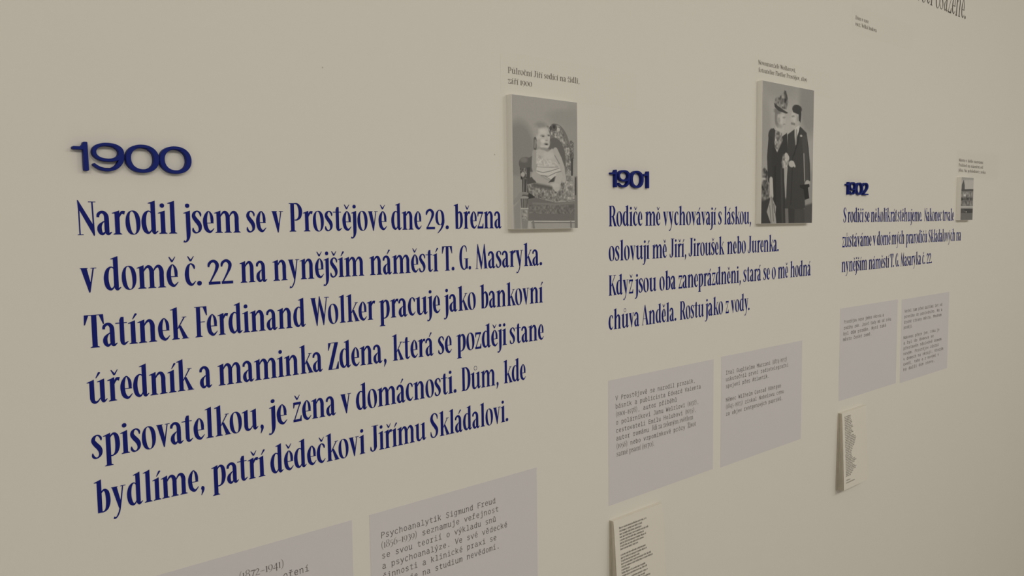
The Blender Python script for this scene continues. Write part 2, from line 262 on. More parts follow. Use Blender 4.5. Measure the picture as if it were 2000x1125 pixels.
# ------------------------------------------------------------------ slab typewriter lettering (single-weight strokes, pitch 82)
def C(*p): return ('c', p)
def Ln(*p): return ('l', p)
def El(cx, cy, rx, ry): return ('e', (cx, cy, rx, ry))
m_arch = [C((18, 50), (28, 68), (44, 74), (58, 66), (62, 50)), Ln((62, 52), (62, 0))]
MONO = {
 'a': [C((17, 62), (30, 74), (48, 73), (60, 56)), Ln((60, 58), (60, 4), (70, 2)), C((60, 44), (34, 43), (17, 31), (17, 12), (32, 0), (50, 5), (60, 18))],
 'b': [Ln((10, 97), (18, 97), (18, 2)), El(41, 37, 23, 36)], 'c': [C((63, 58), (52, 72), (34, 72), (18, 54), (18, 20), (34, 2), (52, 2), (65, 14))],
 'd': [Ln((52, 97), (62, 97), (62, 2), (70, 2)), El(40, 37, 22, 36)],
 'e': [Ln((18, 38), (64, 38)), C((64, 38), (60, 62), (42, 74), (22, 60), (17, 34), (30, 4), (50, 1), (65, 12))],
 'f': [C((68, 92), (56, 99), (42, 90), (40, 74)), Ln((40, 78), (40, 3)), Ln((18, 70), (64, 70)), Ln((20, 3), (60, 3))],
 'g': [El(38, 39, 21, 34), Ln((70, 72), (60, 72), (60, -8)), C((60, -8), (52, -25), (34, -28), (17, -22))],
 'h': [Ln((10, 97), (18, 97), (18, 0))] + m_arch,
 'i': [Ln((20, 71), (43, 71), (43, 3)), Ln((18, 3), (67, 3)), El(41, 95, 4, 4)],
 'I0': [Ln((20, 71), (43, 71), (43, 3)), Ln((18, 3), (67, 3))],
 'j': [Ln((24, 71), (50, 71), (50, -8)), C((50, -8), (43, -25), (28, -28), (14, -22)), El(48, 95, 4, 4)],
 'k': [Ln((10, 97), (18, 97), (18, 0)), Ln((60, 72), (20, 32)), Ln((32, 45), (64, 2))],
 'l': [Ln((20, 97), (42, 97), (42, 3)), Ln((18, 3), (67, 3))],
 'm': [Ln((12, 72), (12, 0)), C((12, 54), (20, 70), (32, 72), (40, 56)), Ln((41, 58), (41, 0)), C((41, 54), (50, 70), (62, 72), (70, 56)), Ln((70, 58), (70, 0))],
 'n': [Ln((10, 72), (18, 72), (18, 0))] + m_arch, 'o': [El(41, 37, 24, 36)],
 'p': [Ln((10, 72), (18, 72), (18, -26)), El(41, 37, 23, 36)],
 'r': [Ln((14, 71), (33, 71), (33, 3)), Ln((14, 3), (56, 3)), C((33, 46), (41, 64), (54, 73), (69, 69))],
 's': [C((62, 59), (50, 72), (32, 72), (20, 59), (28, 44), (50, 33), (63, 20), (52, 3), (32, 1), (17, 13))],
 't': [Ln((36, 92), (36, 16)), C((36, 20), (40, 5), (52, 1), (67, 8)), Ln((14, 71), (64, 71))],
 'u': [Ln((10, 72), (18, 72), (18, 24)), C((18, 26), (23, 6), (38, 0), (54, 9), (62, 24)), Ln((62, 74), (62, 2), (70, 2))],
 'v': [Ln((13, 74), (41, 2), (69, 74))], 'w': [Ln((7, 74), (24, 2), (41, 60), (58, 2), (75, 74))],
 'x': [Ln((14, 72), (68, 2)), Ln((68, 72), (14, 2))], 'y': [Ln((13, 74), (42, 4)), C((69, 74), (50, 24), (38, -10), (26, -26), (12, -26))],
 'z': [Ln((18, 70), (63, 70), (18, 4), (66, 4))],
 'A': [Ln((9, 0), (41, 100), (73, 0)), Ln((22, 34), (60, 34))], 'B': [Ln((18, 0), (18, 97), (44, 97)), C((44, 97), (62, 86), (60, 64), (42, 54)), Ln((18, 54), (44, 54)), C((44, 54), (66, 42), (66, 16), (46, 3)), Ln((18, 3), (46, 3))],
 'C': [C((66, 78), (54, 97), (34, 97), (16, 72), (16, 28), (34, 3), (54, 3), (68, 22))],
 'D': [Ln((16, 3), (16, 97), (38, 97)), C((38, 97), (60, 84), (66, 50), (60, 16), (38, 3)), Ln((16, 3), (38, 3))],
 'E': [Ln((66, 96), (18, 96), (18, 4), (66, 4)), Ln((18, 52), (58, 52))], 'F': [Ln((68, 96), (20, 96), (20, 0)), Ln((20, 52), (60, 52))],
 'G': [C((64, 80), (52, 97), (34, 97), (16, 72), (16, 28), (34, 3), (54, 3), (66, 16)), Ln((66, 14), (66, 46), (44, 46))],
 'H': [Ln((16, 0), (16, 100)), Ln((66, 0), (66, 100)), Ln((16, 52), (66, 52))], 'I': [Ln((18, 96), (64, 96)), Ln((41, 96), (41, 4)), Ln((18, 4), (64, 4))],
 'J': [Ln((30, 96), (60, 96), (60, 26)), C((60, 28), (52, 4), (34, 0), (15, 16))], 'K': [Ln((18, 0), (18, 100)), Ln((64, 98), (20, 40)), Ln((32, 56), (66, 0))],
 'L': [Ln((20, 100), (20, 4), (66, 4))], 'M': [Ln((12, 0), (12, 97), (41, 40), (70, 97), (70, 0))], 'N': [Ln((16, 0), (16, 97), (64, 3), (64, 100))],
 'O': [El(41, 50, 26, 48)], 'P': [Ln((18, 0), (18, 96), (44, 96)), C((44, 96), (64, 86), (64, 60), (44, 48)), Ln((18, 48), (44, 48))],
 'R': [Ln((18, 0), (18, 96), (44, 96)), C((44, 96), (63, 86), (62, 60), (44, 50)), Ln((18, 50), (44, 50)), Ln((44, 50), (68, 0))],
 'S': [C((64, 80), (50, 97), (32, 97), (17, 78), (28, 58), (52, 46), (66, 26), (52, 4), (30, 3), (14, 20))],
 'T': [Ln((12, 96), (70, 96)), Ln((41, 96), (41, 0))], 'U': [Ln((16, 100), (16, 30)), C((16, 30), (24, 5), (41, 1), (58, 5), (66, 30)), Ln((66, 30), (66, 100))],
 'V': [Ln((10, 100), (41, 2), (72, 100))], 'W': [Ln((6, 100), (23, 2), (41, 76), (59, 2), (76, 100))], 'Z': [Ln((16, 96), (64, 96), (16, 4), (68, 4))],
 '.': [El(41, 5, 5, 5)], ',': [C((44, 10), (44, 0), (34, -16))], '(': [C((56, 108), (36, 76), (36, 14), (56, -18))], ')': [C((26, 108), (46, 76), (46, 14), (26, -18))], '-': [Ln((22, 38), (60, 38))], '–': [Ln((10, 38), (72, 38))],
}
MW = 9.5
def mono(ch):
    extra = []
    if ch in ACC:
        b, a = ACC[ch]; yb = 106 if b == 'Z' else 84
        extra = {'C': [Ln((27, yb + 18), (41, yb + 4), (55, yb + 18))], 'A': [Ln((36, yb + 2), (52, yb + 20))], 'R': [El(41, yb + 10, 9, 9)], 'U': [El(29, yb + 8, 4, 4), El(53, yb + 8, 4, 4)]}[a]
        ch = 'I0' if b == 'i' else b
    out = []
    for kind, p in MONO[ch] + extra:
        if kind == 'e':
            cx, cy, rx, ry = p; h = MW / 2
            out.append(('r', (cx, cy, rx + h, ry + h, max(rx - h, 0), max(ry - h, 0), 0)))
        elif kind == 'l':
            for (a, b) in zip(p, p[1:]):
                dx, dy = b[0] - a[0], b[1] - a[1]; n = math.hypot(dx, dy) or 1; ex, ey = dx / n * MW * .4, dy / n * MW * .4
                out.append(('w', [(a[0] - ex, a[1] - ey, MW), (b[0] + ex, b[1] + ey, MW)]))
        else: out.append(('w', [(q[0], q[1], MW) for q in p]))
    return 82, out

# ------------------------------------------------------------------ turning pen strokes into meshes
def catmull(pts, n):
    out = []
    P = [pts[0]] + list(pts) + [pts[-1]]
    for i in range(1, len(P) - 2):
        p0, p1, p2, p3 = P[i - 1], P[i], P[i + 1], P[i + 2]
        for j in range(n):
            t = j / n
            out.append(tuple(.5 * ((2 * b) + (-a + c) * t + (2 * a - 5 * b + 4 * c - d) * t * t + (-a + 3 * b - 3 * c + d) * t ** 3) for a, b, c, d in zip(p0, p1, p2, p3)))
    out.append(tuple(pts[-1]))
    return out
def strip(pts, n, k, wmin):
    q = pts if len(pts) == 2 else catmull(pts, n)
    L_, R_ = [], []
    for i, (x, y, w) in enumerate(q):
        a, b = q[max(i - 1, 0)], q[min(i + 1, len(q) - 1)]
        dx, dy = b[0] - a[0], b[1] - a[1]; m = math.hypot(dx, dy) or 1
        h = max(w * k, wmin) / 2
        L_.append((x - dy / m * h, y + dx / m * h)); R_.append((x + dy / m * h, y - dx / m * h))
    return L_, R_
class Lettering:
    """Collects flat letters in the wall plane (x to the right, z up)."""
    def __init__(s, fn=None): s.v = []; s.f = []; s.fn = fn; s.o = []; s.n = 0; s.done = []
    def cut(s):                       # a word ends here
        if s.f:
            s.o += [s.n % 12] * (len(s.v) - len(s.o)); s.done.append((s.v, s.f, s.o)); s.v, s.f, s.o = [], [], []
    def add(s, prims, ox, oz, sx, sz, slant=0.0, k=1.0, sub=SUB, seg=28):
        T = lambda x, y: (ox + (x + slant * y) * sx, oz + y * sz)
        for kind, d in prims:
            s.o += [s.n % 12] * (len(s.v) - len(s.o)); s.n += 1
            b = len(s.v)
            if kind == 'p':
                s.v += [T(*q) for q in d]
                for t in tessellate_polygon([[Vector((x, y, 0)) for x, y in d]]): s.f.append(tuple(b + i for i in t))
            elif kind in 'sw':
                L_, R_ = strip(d, sub, k if kind == 's' else 1.0, 2.6 if kind == 's' else 0)
                n = len(L_); s.v += [T(*q) for q in L_] + [T(*q) for q in R_]
                for i in range(n - 1): s.f.append((b + i, b + n + i, b + n + i + 1, b + i + 1))
            else:
                cx, cy, rx, ry, ix, iy, sk = d
                pw = lambda c: math.copysign(abs(c) ** .9, c)
                for i in range(seg):
                    a = 2 * math.pi * i / seg; c, q = pw(math.cos(a)), pw(math.sin(a))
                    s.v.append(T(cx + rx * c, cy + ry * q))
                if ix <= 0:
                    s.f.append(tuple(range(b, b + seg)))
                else:
                    for i in range(seg):
                        a = 2 * math.pi * i / seg; c, q = pw(math.cos(a)), pw(math.sin(a))
                        s.v.append(T(cx + ix * c - sk * iy * q, cy + iy * q))
                    for i in range(seg):
                        j = (i + 1) % seg
                        s.f.append((b + i, b + j, b + seg + j, b + seg + i))
    def build(s, name, material, parent, y, words=False):
        """One mesh, or one mesh per word. Overlapping pen strokes lie 0.01 mm apart like layers of cut foil."""
        if words: s.cut(); sets = s.done
        else:
            sets = [([], [], [])]
            s.cut()
            for v, f, o in s.done:
                b = len(sets[0][0]); o = o + [s.n % 12] * (len(v) - len(o))
                sets[0][0].extend(v); sets[0][2].extend(o); sets[0][1].extend(tuple(b + i for i in q) for q in f)
        px, py, pz = ORIGIN[parent.name]
        fn = s.fn or (lambda x, z: y)
        for V_, F_, O_ in sets:
            O_ = O_ + [s.n % 12] * (len(V_) - len(O_))
            vs_ = [(x - px, fn(x, z) - py - o * 1.5e-5, z - pz) for (x, z), o in zip(V_, O_)]
            fs = []
            for f in F_:              # every face looks into the room
                a = 0.0
                for i in range(len(f)):
                    x0, z0 = V_[f[i]]; x1, z1 = V_[f[(i + 1) % len(f)]]; a += x0 * z1 - x1 * z0
                if abs(a) < 1e-14: continue
                fs.append(f if a > 0 else tuple(reversed(f)))
            link(name, vs_, fs, material, parent)
GAP = 2.6
KERN = {'at': -6, 'át': -6, 'st': -2, 'kl': -5, 'ět': -3, 'T.': -9, 'Ta': -9, 'Wo': -7, 'Fe': -5, 'kt': -6, 'kd': -6, 'ko': -5, 'ka': -4, 'ky': -4, 'ke': -5, 'ku': -5, 'va': -2, 'y.': -6, 'v.': -6, 'Ro': -2, 'Ko': -5, 'Kd': -4, 'An': -2, 'Va': -8, 'Ve': -8, 'P.': -8}
def serif_width(word, k):
    x = 0
    for i, ch in enumerate(word): x += 24 if ch == ' ' else serif(ch, k)[0] + GAP + KERN.get(word[i:i + 2], 0)
    return x - GAP
RATIO = []
def put_word(L_, word, x0, x1, z, cap, k=0.91, slant=0.0, sub=SUB, seg=28):
    w = serif_width(word, k); sx = (x1 - x0) / w
    RATIO.append((word, round(sx / (cap / 100), 3)))
    x = 0
    for i, ch in enumerate(word):
        if ch == ' ': x += 24; L_.cut(); continue
        gw, pr = serif(ch, k)
        L_.add(pr, x0 + x * sx, z, sx, cap / 100, slant, k, sub, seg); x += gw + GAP + KERN.get(word[i:i + 2], 0)
def put_line(L_, text, x0, x1, z, cap, k=.5, sub=3, seg=14):
    """Typewriter text with the parts in braces set in the light serif."""
    runs = []; on = False; cur = ''
    for ch in text:
        if ch in '{}':
            if cur: runs.append((on, cur))
            cur = ''; on = ch == '{'
        else: cur += ch
    if cur: runs.append((on, cur))
    SC, SX = 1.22, 1.48       # the serif is set larger than the typewriter face
    tot = sum(serif_width(t, k) * SX + 6 if s_ else 82 * len(t) for s_, t in runs)
    tot -= 20 if not runs[-1][0] else 0
    sx = (x1 - x0) / tot; x = -8 if not runs[0][0] else 0
    for s_, t in runs:
        for ch in t:
            if s_:
                if ch == ' ': x += 24 * SX; L_.cut(); continue
                gw, pr = serif(ch, k)
                L_.add(pr, x0 + x * sx, z, sx * SX, cap / 100 * SC, 0, k, sub, seg); x += (gw + GAP) * SX
            else:
                if ch == ' ': L_.cut()
                else: L_.add(mono(ch)[1], x0 + x * sx, z, sx, cap / 100, 0, 1, sub, seg)
                x += 82
        if s_: x += 6

# ------------------------------------------------------------------ blue paragraphs on the wall
CAP, PITCH, Z0 = 0.05452, 0.09279, 1.59126
YT = -0.0004
PARAS= [[[('Narodil',0.3439,0.5016),('jsem',0.5138,0.6153),('se',0.6264,0.6648),('v',0.6766,0.6998),('Prostějově',0.7121,0.9315),('dne',0.9427,1.0199),('29.',1.0318,1.0946),('března',1.1086,1.2489)],[('v',0.3437,0.3683),('domě',0.3786,0.4991),('č.',0.5106,0.5408),('22',0.5516,0.5975),('na',0.611,0.6632),('nynějším',0.6753,0.8741),('náměstí',0.8872,1.0621),('T.',1.073,1.1082),('G.',1.1219,1.156),('Masaryka.',1.1689,1.3803)],[('Tatínek',0.3446,0.5123),('Ferdinand',0.5246,0.7394),('Wolker',0.751,0.897),('pracuje',0.9075,1.0656),('jako',1.0781,1.1674),('bankovní',1.1803,1.3808)],[('úředník',0.3454,0.5173),('a',0.5288,0.5507),('maminka',0.5622,0.7729),('Zdena,',0.785,0.924),('která',0.9371,1.0448),('se',1.0574,1.0958),('později',1.1097,1.2601),('stane',1.2697,1.3827)],[('spisovatelkou,',0.346,0.6471),('je',0.6585,0.6934),('žena',0.7061,0.7993),('v',0.8107,0.8352),('domácnosti.',0.8461,1.1077),('Dům,',1.1216,1.2342),('kde',1.2484,1.3204)],[('bydlíme,',0.3469,0.5306),('patří',0.5432,0.6451),('dědečkovi',0.656,0.8646),('Jiřímu',0.8769,1.0201),('Skládalovi.',1.0313,1.2628)]],[[('Rodiče',1.6263,1.7651),('mě',1.7775,1.8443),('vychovávají',1.8572,2.1154),('s',2.1272,2.146),('láskou,',2.1583,2.3106)],[('oslovují',1.6256,1.7956),('mě',1.8087,1.874),('Jiří,',1.8879,1.9677),('Jiroušek',1.9787,2.1613),('nebo',2.1763,2.2809),('Jurenka.',2.2927,2.4791)],[('Když',1.625,1.7257),('jsou',1.7355,1.8268),('oba',1.8411,1.9167),('zaneprázdněni,',1.9298,2.2551),('stará',2.2685,2.3719),('se',2.3861,2.4257),('o',2.4387,2.4628),('mě',2.4762,2.5416),('hodná',2.5556,2.6948)],[('chůva',1.6239,1.7518),('Anděla.',1.7642,1.9206),('Rostu',1.9365,2.0557),('jako',2.0653,2.1569),('z',2.1711,2.1879),('vody.',2.2,2.3069)]],[[('S',2.9292,2.9539),('rodiči',2.9634,3.0923),('se',3.1011,3.143),('několikrát',3.1548,3.3876),('stěhujeme.',3.3943,3.6384),('Nakonec',3.6598,3.8467),('trvale',3.8547,3.9867)],[('zůstáváme',2.9253,3.1637),('v',3.1749,3.2029),('domě',3.2104,3.3338),('mých',3.343,3.4644),('prarodičů',3.4795,3.6962),('Skládalových',3.7099,4.0089),('na',4.023,4.0792)],[('nynějším',2.923,3.1299),('náměstí',3.1447,3.3245),('T.',3.3338,3.372),('G.',3.3843,3.419),('Masaryka',3.4342,3.6362),('č.',3.6502,3.6818),('22.',3.6953,3.7541)]]]
PLABEL = ['large dark blue paragraph of six lines beginning Narodil, left under the numeral 1900',
          'dark blue paragraph of four lines beginning Rodiče, under the numeral 1901',
          'dark blue paragraph of three lines beginning S rodiči, far right under the numeral 1902']
for pi, para in enumerate(PARAS):
    t = thing('wall_paragraph', PLABEL[pi], 'wall text', (para[0][0][1], 0, Z0 - PITCH * (len(para) - 1)), 'blue paragraphs of the timeline')
    for k, words in enumerate(para):
        L_ = Lettering()
        for w, x0, x1 in words: put_word(L_, w, x0, x1, Z0 - k * PITCH, CAP); L_.cut()
        L_.build('word', m_blue, t, YT, True)
# dark line of the verse cut by the upper edge of the photograph
t = thing('wall_verse', 'large thin dark grey lettering cut off at the top right corner, ending in osázené', 'wall text', (3.503, 0, 2.50))
L_ = Lettering(); put_word(L_, 'ovocí osázené.', 3.470, 4.056, 2.5035, 0.116, .5, .17); L_.build('word', m_grey, t, YT, True)

# ------------------------------------------------------------------ raised year numerals
def outline_solid(loops, y0, y1, ox, oz, origin):
    """Extrude a 2D outline (first loop outer, rest holes) between the planes y0 (wall side) and y1 (room side), with a small chamfer."""
    flat = [q for l in loops for q in l]
    n = len(flat); ch = 0.0006
    def inset(l, sgn):
        out = []; m = len(l)
        area = sum(l[i][0] * l[(i + 1) % m][1] - l[(i + 1) % m][0] * l[i][1] for i in range(m))
        s_ = 1 if area > 0 else -1
        for i in range(m):
            a, b = l[i - 1], l[(i + 1) % m]
            dx, dy = b[0] - a[0], b[1] - a[1]; d = math.hypot(dx, dy) or 1
            out.append((l[i][0] - dy / d * ch * s_ * sgn, l[i][1] + dx / d * ch * s_ * sgn))
        return out
    ins = [q for i, l in enumerate(loops) for q in inset(l, 1 if i == 0 else -1)]
    vv = [(ox + x - origin[0], y0 - origin[1], oz + z - origin[2]) for x, z in flat]
    vv += [(ox + x - origin[0], y1 + ch - origin[1], oz + z - origin[2]) for x, z in flat]
    vv += [(ox + x - origin[0], y1 - origin[1], oz + z - origin[2]) for x, z in ins]
    ff = []
    tess = tessellate_polygon([[Vector((x, z, 0)) for x, z in l] for l in loops])
    for t_ in tess:
        ff.append(tuple(t_)); ff.append(tuple(2 * n + i for i in reversed(t_)))
    b = 0
    for l in loops:
        m = len(l)
        for i in range(m):
            j = (i + 1) % m
            for lev in (0, n): ff.append((lev + b + i, lev + b + j, lev + n + b + j, lev + n + b + i))
        b += m
    return vv, ff
def ell_loop(cx, cz, rx, rz, n=64, p=.92):
    return [(cx + rx * math.copysign(abs(math.cos(a)) ** p, math.cos(a)), cz + rz * math.copysign(abs(math.sin(a)) ** p, math.sin(a))) for a in [2 * math.pi * i / n for i in range(n)]]
def brush_loop(pts, cap_round=(True, True)):
    L_, R_ = strip(pts, 10, 1, 0)
    def capf(a, b):  # half circle from a to b
        cx, cz = (a[0] + b[0]) / 2, (a[1] + b[1]) / 2; r = math.hypot(a[0] - b[0], a[1] - b[1]) / 2
        t0 = math.atan2(a[1] - cz, a[0] - cx)
        return [(cx + r * math.cos(t0 - math.pi * i / 8), cz + r * math.sin(t0 - math.pi * i / 8)) for i in range(1, 8)]
    loop = list(L_)
    if cap_round[1]: loop += capf(L_[-1], R_[-1])
    loop += list(reversed(R_))
    if cap_round[0]: loop += capf(R_[0], L_[0])
    return loop
mm = .001
DIGIT = {   # (advance, list of solids as loops), millimetres, 46.5 mm tall
 '1': (24.6, [[[(15.9, 2), (16.6, .5), (18, 0), (21.2, 0), (22.6, .5), (23.2, 2), (22.7, 45.6), (21.8, 46.6), (17.6, 46.6), (16.2, 45.4), (15.3, 42.4), (13.4, 39.9), (11.0, 38.9), (2.0, 38.9), (.6, 38.2), (0, 36.4), (.6, 34.6), (2.0, 33.9), (15.9, 33.9)]]]),
 '9': (51.6, [[ell_loop(25, 31.4, 24.4, 15.3), ell_loop(23.8, 31.2, 16.8, 10.0)],
              [brush_loop([(45.2, 31.5, 7.6), (45.6, 24, 8.2), (42.5, 14.5, 7.8), (35, 6.5, 6.2), (24.5, 3.0, 5.4), (13.5, 4.6, 5.0), (6.5, 8.2, 4.6), (3.4, 10.6, 4.6)], (False, True))]]),
 '0': (54.4, [[ell_loop(26.9, 23.25, 26.9, 23.4), ell_loop(26.6, 23.25, 18.2, 17.6)]]),
 '2': (46, [[brush_loop([(3.2, 35.2, 5.0), (6.2, 40.2, 5.3), (13.5, 43.8, 5.4), (24.5, 44.0, 6.0), (33.5, 41.2, 7.4), (38.2, 35.0, 8.0), (36.8, 27.6, 7.8), (29.0, 19.5, 7.0), (17.0, 11.5, 6.4), (6.0, 3.6, 6.0)], (True, False))],
            [[(2.0, 0), (43, 0), (44, 1), (44, 4.2), (43, 5.2), (8, 5.2), (2.0, 2.2)]]]),
}
YEAR_Z = 1.6946
def year(text, x, label):
    t = thing('year_numeral', label, 'numeral', (x, 0, YEAR_Z), 'raised year numerals of the timeline')
    cx = x
    for i, chx in enumerate(text):
        adv, solids = DIGIT[chx]
        vv, ff = [], []
        for si, loops in enumerate(solids):
            b = len(vv)
            v, f = outline_solid([[(q[0] * mm, q[1] * mm) for q in l] for l in loops], -0.0002 - .0001 * si, -0.0100 + .0002 * si, cx, YEAR_Z, (x, 0, YEAR_Z))
            vv += v; ff += [tuple(b + i_ for i_ in q) for q in f]
        o = link('digit', vv, ff, m_numeral, t)
        o.data.validate()
        import bmesh
        bm = bmesh.new(); bm.from_mesh(o.data); bmesh.ops.recalc_face_normals(bm, faces=bm.faces); bm.to_mesh(o.data); bm.free()
        cx += adv * mm + (.0036 if chx == '1' else 0)
year('1900', .3400, 'raised blue numeral 1900 above the six line paragraph')
year('1901', 1.6266, 'raised blue numeral 1901 above the four line paragraph')
year('1902', 2.9322, 'raised blue numeral 1902 at far right above the three line paragraph')

# ------------------------------------------------------------------ lilac information panels with typewriter text
def info_panel(label, x0, x1, z0, z1, lines, cap=.0124):
    t = thing('info_panel', label, 'panel', ((x0 + x1) / 2, 0, z0), 'pale lilac panels of typewriter text')
    px, py, pz = ORIGIN[t.name]
    v, f = box_data(x0, x1, -.0005, 0.0, z0, z1)
    link('foil_sheet', [(a - px, b, c - pz) for a, b, c in v], f, m_panel, t)
    for text, a, b, z in lines:
        L_ = Lettering(); put_line(L_, text, a, b, z, cap); L_.build('word', m_ink, t, -.0008, True)
info_panel('lilac panel at the bottom left, mostly below the frame, with one date ending in 1941', .3435, .8285, .643, .9932,
    [('{(1872–1941)}', .5864, .6766, .9392), ('oření', .6739, .7283, .9150)], .0128)
info_panel('large lilac panel under the six line paragraph with text beginning Psychoanalytik', .8706, 1.3536, .643, .9932,
    [('Psychoanalytik Sigmund Freud', .8977, 1.2171, .9355), ('{(1856–1939)} seznamuje veřejnost', .8977, 1.2247, .9130), ('se svou teorií o výkladu snů', .8985, 1.2172, .8903),
     ('a psychoanalýze. Ve své vědecké', .8990, 1.2533, .8674), ('činnosti a klinické praxi se', .9000, 1.2186, .8446), ('zaměřuje na studium nevědomí.', .9005, 1.2279, .8217)], .0128)
info_panel('lilac panel of eight text lines beginning V Prostějově se narodil', 1.6224, 2.1082, .8285, 1.1754,
    [('V Prostějově se narodil prozaik,', 1.6512, 2.0138, 1.1166), ('básník a publicista Edvard Valenta', 1.6512, 2.0406, 1.0942), ('{(1901–1978)}, autor příběhů', 1.6520, 1.9204, 1.0717),
     ('o polárníkovi Janu Welzlovi {(1932)},', 1.6525, 2.0311, 1.0491), ('cestovateli Emilu Holubovi {(1935)},', 1.6529, 2.0195, 1.0266), ('autor románu {Jdi za zeleným světlem}', 1.6535, 2.0054, 1.0048),
     ('{(1956)} nebo vzpomínkové prózy {Život}', 1.6545, 2.0186, .9822), ('{samé psaní (1970).}', 1.6546, 1.8188, .9596)])
info_panel('lilac panel with text beginning Ital, just right of the panel beginning V Prostějově', 2.1499, 2.6439, .8243, 1.1780,
    [('Ital Guglielmo Marconi {(1874–1937)}', 2.1752, 2.5432, 1.1180), ('uskutečnil první radiotelegrafní', 2.1755, 2.5505, 1.0970), ('spojení přes Atlantik.', 2.1758, 2.4294, 1.0750),
     ('Němec Wilhelm Conrad Röntgen', 2.1764, 2.5043, 1.0308), ('{(1845–1923)} získal Nobelovu cenu', 2.1768, 2.5209, 1.0083), ('za objev rentgenových paprsků.', 2.1771, 2.5165, .9857)])
info_panel('lilac panel with four faint text lines at far right, left of its pair', 2.9203, 3.4153, .917, 1.2690,
    [('Prostějov nese jméno okresu a', 2.9498, 3.2863, 1.2097), ('rodiny zde. Josef tady má od roku', 2.9500, 3.354, 1.1870), ('byl dům prodán. Nyní také', 2.9475, 3.3093, 1.1650), ('město české země.', 2.9460, 3.1822, 1.1433)])
info_panel('rightmost lilac panel with eleven faint text lines in two blocks', 3.4561, 3.9590, .9111, 1.2652,
    [('Vešel tam před dalšími let od', 3.4849, 3.8793, 1.2075), ('prvního do posledního. Na a', 3.4828, 3.8810, 1.1842), ('druhé strany města. Mnohem', 3.4810, 3.8740, 1.1610), ('později.', 3.4800, 3.5674, 1.1390),
     ('Nakonec přece jen, roku je', 3.4799, 3.8555, 1.0955), ('a byl do domova se', 3.4814, 3.7941, 1.0727), ('přestavěn následně domem', 3.4828, 3.8820, 1.0495), ('novým. Prostějov zůstal', 3.4830, 3.8545, 1.0265),
     ('v domech na okraji. Kterým', 3.4835, 3.9053, 1.0035), ('uvedl, toho a z novými v', 3.4847, 3.8578, .9815), ('na další den znovu.', 3.4855, 3.8135, .9590)])

# ------------------------------------------------------------------ caption films
def caption(label, x0, x1, z0, z1, lines, cap):
    t = thing('caption_label', label, 'label', ((x0 + x1) / 2, 0, z0), 'photo captions on clear film')
    px, py, pz = ORIGIN[t.name]
    v, f = box_data(x0, x1, -.00015, 0.0, z0, z1)
    link('film', [(a - px, b, c - pz) for a, b, c in v], f, m_film, t)
    for text, a, b, z in lines:
        L_ = Lettering(); put_word(L_, text, a, b, z, cap, .62, 0, 4, 16); L_.build('word', m_faint, t, -.0006, True)
caption('caption film above the photograph of the baby', 1.2525, 1.7404, 1.905, 2.0015, [('Půlroční Jiří sedící na židli,', 1.2751, 1.5169, 1.9535), ('září 1900', 1.2750, 1.3515, 1.9295)], .0143)
caption('caption film above the photograph of the couple', 2.3240, 2.8200, 2.035, 2.1230, [('Novomanželé Wolkerovi,', 2.3423, 2.5729, 2.1000), ('fotoatelier Fiedler Prostějov, 1899', 2.3428, 2.6486, 2.0765)], .0143)
caption('caption film high up near the grey verse, with no photograph of its own in view', 2.9665, 3.4975, 2.2915, 2.3925, [('Dům v roce', 2.9932, 3.0981, 2.3415), ('1902. Velká budova', 2.9942, 3.1679, 2.3190)], .0143)
caption('three line caption film above the small photograph of a building', 4.0000, 4.5420, 1.7950, 1.9120, [('Město v době narození', 4.0268, 4.3296, 1.8620), ('Pohled na náměstí od', 4.0270, 4.3316, 1.8390), ('jihu. Na pohlednici z roku', 4.0268, 4.3679, 1.8160)], .0143)

# ------------------------------------------------------------------ photographs on foam board
def photo_board(label, x0, x1, z0, z1, image, depth=.0199):
    t = thing('photo_board', label, 'photograph', ((x0 + x1) / 2, 0, z0), 'mounted black and white photographs')
    px, py, pz = ORIGIN[t.name]
    v, f = box_data(x0, x1, -depth, -.0002, z0, z1)
    link('foam_board', [(a - px, b, c - pz) for a, b, c in v], f, m_board, t)
    h, w = image.shape; e = .0008
    xs = np.linspace(x0 + e, x1 - e, w + 1) - px; zs = np.linspace(z1 - e, z0 + e, h + 1) - pz
    X, Zz = np.meshgrid(xs, zs)
    vv = np.stack([X, np.full_like(X, -depth - .0004), Zz], -1).reshape(-1, 3)
    i = np.arange(h)[:, None] * (w + 1) + np.arange(w)[None, :]
    ff = np.stack([i, i + w + 1, i + w + 2, i + 1], -1).reshape(-1, 4)
    me = bpy.data.meshes.new('print')
    me.from_pydata((vv * U).tolist(), [], ff.tolist())
    at = me.attributes.new('tone', 'FLOAT_COLOR', 'FACE')
    tint = np.array([1.0, .965, .91])
    col = np.ones((h * w, 4), np.float32); col[:, :3] = image.reshape(-1, 1) * tint
    at.data.foreach_set('color', col.ravel())
    me.materials.append(m_print)
    o = bpy.data.objects.new('print', me); scene.collection.objects.link(o); o.parent = t
m_print = mat('silver_print', (.5, .5, .5), .5, .3)
_a = m_print.node_tree.nodes.new('ShaderNodeAttribute'); _a.attribute_name = 'tone'
m_print.node_tree.links.new(_a.outputs['Color'], m_print.node_tree.nodes['Principled BSDF'].inputs['Base Color'])
